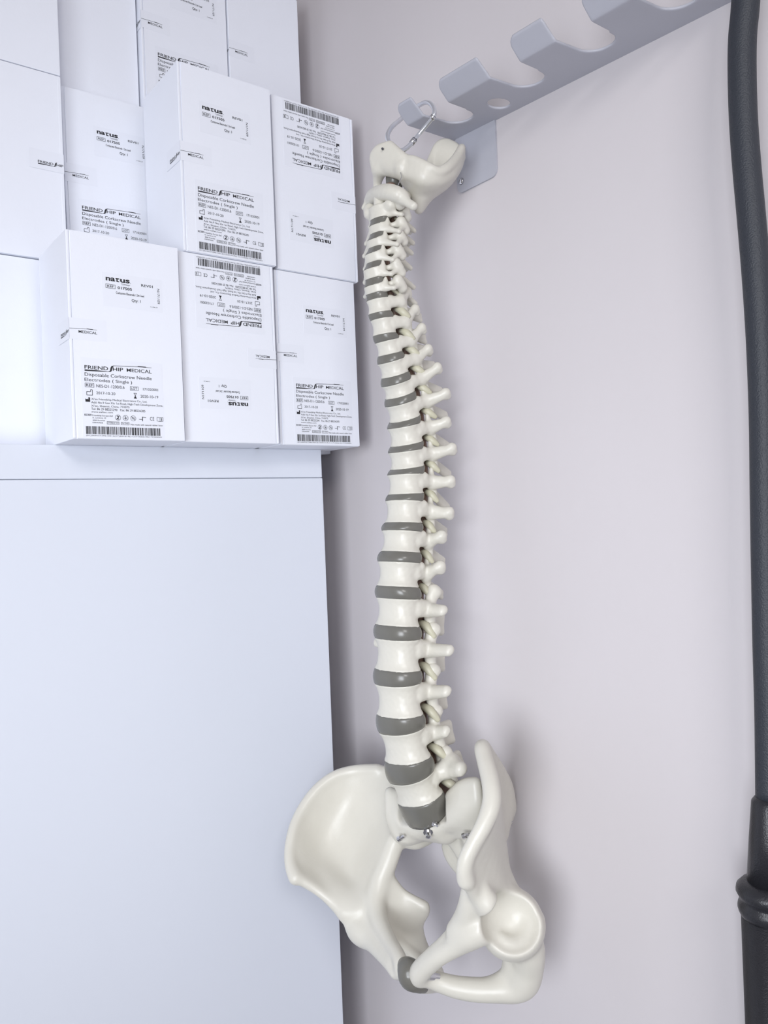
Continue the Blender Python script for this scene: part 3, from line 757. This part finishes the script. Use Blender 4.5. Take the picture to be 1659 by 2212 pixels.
vs, fs = tube(toworld([PX(850, 366, .780), PX(852, 410, .780)]), .0085, 16); mesh_py('foam_joint', vs, fs, MDISC, spine, True)

# sacrum and coccyx
ala_f = WL([(922, 1775, .792, .017), (900, 1775, .796, .0150), (878, 1772, .806, .0130), (866, 1750, .812, .0110), (858, 1722, .818, .0085)])
ala_f2 = WL([(915, 1785, .795, .011), (890, 1797, .803, .0110), (872, 1797, .808, .0110), (858, 1775, .812, .0095)])
ala_n = WL([(935, 1770, .782, .017), (965, 1760, .778, .0150), (990, 1745, .768, .0130), (1010, 1722, .756, .0100), (1022, 1704, .750, .0070)])
ala_n2 = WL([(940, 1780, .785, .012), (970, 1778, .780, .0105), (1000, 1775, .768, .0100), (1022, 1760, .756, .0090), (1032, 1740, .750, .0080)])
SP = [WL([(843, 1712, .820, .006), (866, 1738, .812, .008), (895, 1760, .800, .010), (930, 1765, .790, .010), (972, 1735, .770, .010), (1002, 1702, .755, .008), (1026, 1692, .745, .006)]),
      WL([(850, 1765, .814, .008), (868, 1780, .806, .009), (895, 1785, .795, .010), (930, 1785, .783, .010), (968, 1770, .766, .010), (1003, 1752, .751, .009), (1030, 1738, .742, .006)]),
      WL([(862, 1805, .814, .007), (878, 1812, .808, .007), (900, 1804, .803, .008), (930, 1796, .798, .008), (965, 1790, .785, .008), (998, 1793, .768, .008), (1022, 1788, .755, .006)])]
low = WL([(950, 1775, .805, .015), (978, 1795, .815, .013), (995, 1822, .815, .011), (1008, 1852, .808, .009), (1022, 1885, .800, .0070), (1030, 1910, .795, .0055)])
side1 = WL([(968, 1828, .835, .007), (974, 1850, .828, .0065), (990, 1874, .818, .006), (1012, 1900, .805, .005)])
side2 = WL([(1010, 1800, .775, .008), (1022, 1830, .775, .007), (1035, 1865, .775, .006), (1035, 1900, .785, .005)])
f = field_for(ala_f+ala_f2+ala_n+ala_n2+low+side1+side2, .0012, .008)
for q in (ala_f, ala_f2, ala_n, ala_n2, low, side1, side2): f.chain(q, .005)
f.patch(SP)
f.patch([[side1[i], low[i+2], side2[i]] for i in range(4)] and [[(*s[:3], .004) for s in (side1[i], low[i+2], side2[i])] for i in range(4)])
A1, L1, U1 = S1['fr']
for k in range(4):
    o1 = S1['o']-U1*(.0055+.005*k); f.cone(o1+L1*.010, o1-L1*.010, .0158-.001*k, .0158-.001*k, .003)
# flatten the end plate
sl, x, y, z = f.block(f.lo, f.lo+f.n*f.h)
q = (x-S1['o'][0])*U1[0]+(y-S1['o'][1])*U1[1]+(z-S1['o'][2])*U1[2]
rr = np.sqrt((x-S1['o'][0])**2+(y-S1['o'][1])**2+(z-S1['o'][2])**2)
f.D = np.where(rr < .032, np.maximum(f.D, q), f.D).astype(np.float32)
for (u, v, z_) in ((985, 1842, .80), (996, 1868, .795)): f.ball(W(u, v, z_)[:3], .0028, cut=True)
bone('sacrum', f, blur=3)
cc = WL([(1030, 1915, .795, .0055), (1033, 1932, .792, .0048), (1030, 1948, .786, .0035)])
f = field_for(cc, .001); f.chain(cc); bone('coccyx', f)

# far hip bone (its hollow inner face is towards the camera)
c_, m_, l_ = .0050, .0036, .0060
G = [WL([(640, 1893, .817, .0062), (684, 1922, .815, .0050), (715, 1945, .812, .0060), (746, 1970, .807, .0085)]),
     WL([(627, 1853, .829, .0050), (684, 1885, .832, m_), (735, 1925, .820, .0060), (780, 1965, .806, .0110)]),
     WL([(633, 1800, .843, c_), (690, 1840, .852, m_), (750, 1890, .838, .0050), (805, 1935, .812, .0110)]),
     WL([(650, 1755, .856, c_), (705, 1800, .864, m_), (765, 1850, .848, .0045), (820, 1900, .815, .0100)]),
     WL([(680, 1712, .866, c_), (728, 1765, .870, m_), (782, 1820, .850, .0045), (832, 1870, .817, .0095)]),
     WL([(718, 1680, .873, c_), (755, 1738, .872, m_), (800, 1795, .850, .0050), (842, 1842, .818, .0090)]),
     WL([(762, 1666, .875, c_), (788, 1720, .868, .0045), (820, 1775, .848, .0060), (852, 1820, .819, .0090)]),
     WL([(815, 1664, .868, c_), (830, 1710, .858, .0055), (848, 1760, .843, .0080), (868, 1810, .822, .0090)]),
     WL([(870, 1672, .862, .0060), (875, 1715, .850, .0070), (885, 1765, .840, .0090), (900, 1815, .826, .0090)]),
     WL([(930, 1700, .852, .0070), (930, 1735, .845, .0080), (935, 1770, .842, .0080), (940, 1800, .840, .0070)])]
brim = WL([(855, 1818, .818, .0085), (843, 1855, .816, .0085), (824, 1900, .813, .0095), (812, 1945, .804, .0105), (818, 1985, .788, .0090), (838, 2027, .762, .0072), (858, 2060, .738, .0066), (868, 2085, .726, .0075), (872, 2098, .724, .0080)])
outr = WL([(746, 1972, .807, .0080), (765, 1990, .808, .0130), (785, 2010, .800, .0150), (806, 2030, .785, .0110), (828, 2060, .760, .0080), (845, 2082, .742, .0070), (856, 2102, .730, .0060)])
isch = [WL([(838, 1893, .815, .0060), (866, 1925, .814, .0045), (890, 1941, .811, .0045), (916, 1958, .808, .0060)]),
        WL([(825, 1935, .810, .0080), (858, 1958, .812, .0060), (888, 1968, .812, .0060), (918, 1970, .809, .0050)]),
        WL([(815, 1985, .808, .0100), (850, 2000, .812, .0080), (880, 2003, .813, .0070), (905, 1998, .812, .0050)]),
        WL([(835, 2010, .806, .0080), (865, 2025, .810, .0070), (888, 2030, .811, .0070), (908, 2030, .812, .0060)]),
        WL([(868, 2040, .804, .0060), (885, 2052, .807, .0070), (902, 2060, .809, .0080), (918, 2060, .811, .0070)]),
        WL([(915, 2085, .800, .0070), (922, 2095, .803, .0090), (930, 2100, .805, .0100), (940, 2100, .806, .0080)])]
ram = WL([(935, 2110, .803, .0120), (940, 2125, .795, .0080), (915, 2132, .770, .0060), (895, 2127, .745, .0060), (884, 2112, .731, .0065), (872, 2098, .726, .0075)])
allp = [q for g in G+isch for q in g]+brim+outr+ram
f = field_for(allp, .0013, .006)
f.patch(G); f.patch(isch); f.chain(brim, .004); f.chain(outr, .004); f.chain(ram, .003)
mid = WL([(800, 1975, .808, .015), (812, 2005, .795, .0130), (835, 2050, .765, .0080), (855, 2080, .740, .0065)]); f.chain(mid, .005)
crest = WL([(638, 1897, .816, .0070), (628, 1870, .824, .0062), (626, 1830, .836, .0056), (636, 1785, .848, .0056), (655, 1745, .859, .0056), (684, 1706, .868, .0056), (722, 1677, .874, .0056), (765, 1664, .875, .0056), (815, 1662, .868, .0060)])
f.chain(crest, .003)
cupn = LL*-1
p = PX(785, 2005, .812)-LL*.022+AA*.006; f.ball(p, .0225, cut=True)
bone('hip_bone', f, blur=4)

# near hip bone (crest edge-on, socket towards the camera)
G = [WL([(1006, 1897, .641, .0060), (1022, 1925, .650, .0055), (1040, 1950, .657, .0065), (1055, 1972, .663, .0090)]),
     WL([(1003, 1865, .638, .0050), (1035, 1900, .655, .0045), (1062, 1935, .668, .0065), (1085, 1965, .680, .0110)]),
     WL([(1018, 1830, .638, .0050), (1048, 1870, .662, .0042), (1075, 1915, .680, .0065), (1100, 1950, .692, .0110)]),
     WL([(1046, 1780, .642, .0055), (1066, 1835, .672, .0040), (1080, 1885, .695, .0060), (1095, 1925, .704, .0090)]),
     WL([(1062, 1730, .650, .0060), (1076, 1795, .685, .0040), (1082, 1850, .706, .0060), (1086, 1895, .715, .0080)]),
     WL([(1058, 1685, .662, .0060), (1075, 1760, .698, .0040), (1080, 1820, .716, .0060), (1080, 1865, .724, .0080)]),
     WL([(1047, 1640, .680, .0058), (1070, 1730, .712, .0045), (1076, 1795, .730, .0060), (1076, 1840, .733, .0080)]),
     WL([(1042, 1612, .697, .0055), (1066, 1705, .728, .0055), (1076, 1775, .742, .0070), (1074, 1815, .742, .0085)]),
     WL([(1056, 1632, .725, .0055), (1076, 1700, .748, .0060), (1084, 1755, .757, .0075), (1080, 1800, .754, .0085)]),
     WL([(1080, 1672, .755, .0060), (1090, 1710, .766, .0065), (1096, 1745, .772, .0070), (1086, 1785, .766, .0070)]),
     WL([(1092, 1702, .775, .0065), (1096, 1725, .780, .0070), (1098, 1748, .782, .0070), (1096, 1768, .780, .0060)])]
crest = WL([(1006, 1903, .641, .0066), (1003, 1878, .638, .0060), (1010, 1848, .637, .0056), (1028, 1812, .639, .0056), (1048, 1776, .641, .0066), (1062, 1735, .648, .0074), (1060, 1690, .660, .0070), (1049, 1645, .678, .0068), (1042, 1616, .695, .0064), (1054, 1632, .722, .0062), (1078, 1672, .752, .0068), (1092, 1702, .773, .0072), (1098, 1745, .781, .0070)])
aiis = WL([(1044, 1925, .655, .0060), (1055, 1950, .655, .0095), (1064, 1966, .656, .0100)])
fill_ = WL([(1016, 1925, .662, .0080), (1014, 1955, .668, .0095), (1006, 1985, .676, .0105), (990, 2012, .682, .0105)])
neck = WL([(1085, 1900, .712, .0095), (1092, 1940, .700, .0150), (1098, 1972, .688, .0225), (1105, 1996, .684, .0285)])
inb = WL([(1062, 1830, .738, .0090), (1055, 1870, .728, .0090), (1040, 1920, .712, .0095), (1020, 1965, .700, .0100), (1000, 2000, .692, .0085), (965, 2035, .690, .0070), (932, 2062, .697, .0062), (908, 2090, .706, .0072), (902, 2104, .710, .0080)])
sup = WL([(1070, 1985, .672, .0140), (1045, 2002, .670, .0130), (1018, 2018, .673, .0120), (985, 2042, .680, .0090), (950, 2065, .688, .0078), (922, 2088, .698, .0080), (908, 2104, .705, .0085), (906, 2112, .708, .0080)])
isb = WL([(1120, 2020, .690, .0190), (1138, 2052, .690, .0155), (1140, 2085, .695, .0140), (1130, 2118, .700, .0145), (1110, 2133, .702, .0125), (1075, 2138, .704, .0105), (1030, 2138, .707, .0100), (985, 2132, .710, .0092), (945, 2120, .712, .0082), (918, 2110, .711, .0080)])
isb2 = WL([(1110, 2050, .700, .0100), (1112, 2085, .704, .0110), (1100, 2112, .706, .0100), (1060, 2132, .708, .0075)])
spn = WL([(1118, 2010, .715, .0120), (1120, 2010, .735, .0050)])
allp = [q for g in G for q in g]+crest+neck+inb+sup+isb
f = field_for(allp, .0012, .006)
f.patch(G)
for q in (crest, aiis, fill_, neck, inb, sup, isb, isb2, spn): f.chain(q, .004)
cc_ = PX(1110, 1997, .657)
f.ball(cc_, .0262, cut=True)
f.cone(cc_, cc_+(PX(1080, 2060, .650)-cc_)*.6, .015, .012, cut=True)
# smooth articular crescent inside the socket
f.chain(WL([(1084, 2026, .674, .0045), (1098, 2037, .673, .0062), (1118, 2038, .674, .0070), (1136, 2024, .677, .0068), (1144, 2002, .680, .0058), (1140, 1982, .684, .0045)]), .004)
bone('hip_bone', f, blur=4)

# cartilage between the pubic bones
pc = WL([(874, 2084, .722, .0065), (884, 2096, .716, .0105), (888, 2112, .714, .0105), (902, 2126, .714, .0070), (915, 2134, .716, .0045)])
f = field_for(pc, .001); f.chain(pc, .003); S(bone('pubic_cartilage', f, MDISC), 'grey rubber cartilage')
tn = WL([(868, 2052, .750, .0030), (876, 2066, .742, .0030), (884, 2076, .735, .003)])

# screws, staples and the bolt
def bolt(p, d, r, L_, head=True, name='screw'):
    p = np.array(p); d = np.array(d)/np.linalg.norm(d)
    if head: pts = [p, p+d*L_*.45, p+d*L_*.45, p+d*L_*.95, p+d*L_]; rs = [r*1.7, r*1.7, r, r, r*.5]
    else: pts = [p, p+d*L_]; rs = [r, r]
    vs, fs = tube(pts, rs, 10); mesh_py(name, vs, fs, MSTEEL, spine)
def face_pt(u, v, z): return toworld(PX(u, v, z))
bolt(face_pt(924, 1790, .769), -fw*.9-U0*.5, .0030, .011)
for a_, b_ in (((860, 1813, .789), (874, 1806, .786)), ((936, 1778, .759), (947, 1784, .756)), ((1000, 1806, .744), (1014, 1801, .741)), ((893, 1778, .776), (903, 1786, .774)), ((1097, 1782, .765), (1105, 1772, .765))):
    bolt(face_pt(*a_), face_pt(*b_)-face_pt(*a_), .0017, float(np.linalg.norm(face_pt(*b_)-face_pt(*a_))), True, 'staple_pin')
bolt(face_pt(925, 2107, .697), face_pt(955, 2110, .705)-face_pt(925, 2107, .697), .0024, .014)

# ------------------------------------------------------------------ carabiner
cb = base(empty('carabiner', tuple(PX(880, 270, .83))))
S(cb, 'silver carabiner clipped round the lowest rack hook above the spine model', 'carabiner')
ring = [(908, 226, 2.184), (920, 221, 2.178), (931, 225, 2.169), (938, 237, 2.160), (936, 252, 2.152), (922, 270, 2.147), (905, 290, 2.140), (891, 307, 2.130), (879, 319, 2.122), (866, 326, 2.117), (851, 321, 2.121), (841, 309, 2.130), (837, 294, 2.140), (843, 279, 2.152), (852, 269, 2.162), (862, 261, 2.173), (874, 250, 2.182), (890, 238, 2.186)]
def at_height(u, v, z): d = ray(u, v); return C+d*((z-C[2])/d[2])
pr = spline([at_height(*q) for q in ring], 6, closed=True)
n_all = len(pr); gate0, gate1 = 4*6, 7*6
fr_ = np.concatenate([pr[gate1:], pr[:gate0+1]])
vs, fs = tube(fr_, .0024, 14); mesh_py('frame', vs, fs, MCARAB, cb, True)
vs, fs = tube(pr[gate0+1:gate1-1], .0021, 14); mesh_py('gate', vs, fs, MCARAB, cb, True)
vs, fs = tube([pr[gate1-2], pr[gate1+1]], .0030, 12); mesh_py('hinge', vs, fs, MSTEEL, cb, True)
vs, fs = tube([pr[gate0-1], pr[gate0+2]], .0030, 12); mesh_py('latch', vs, fs, MSTEEL, cb, True)
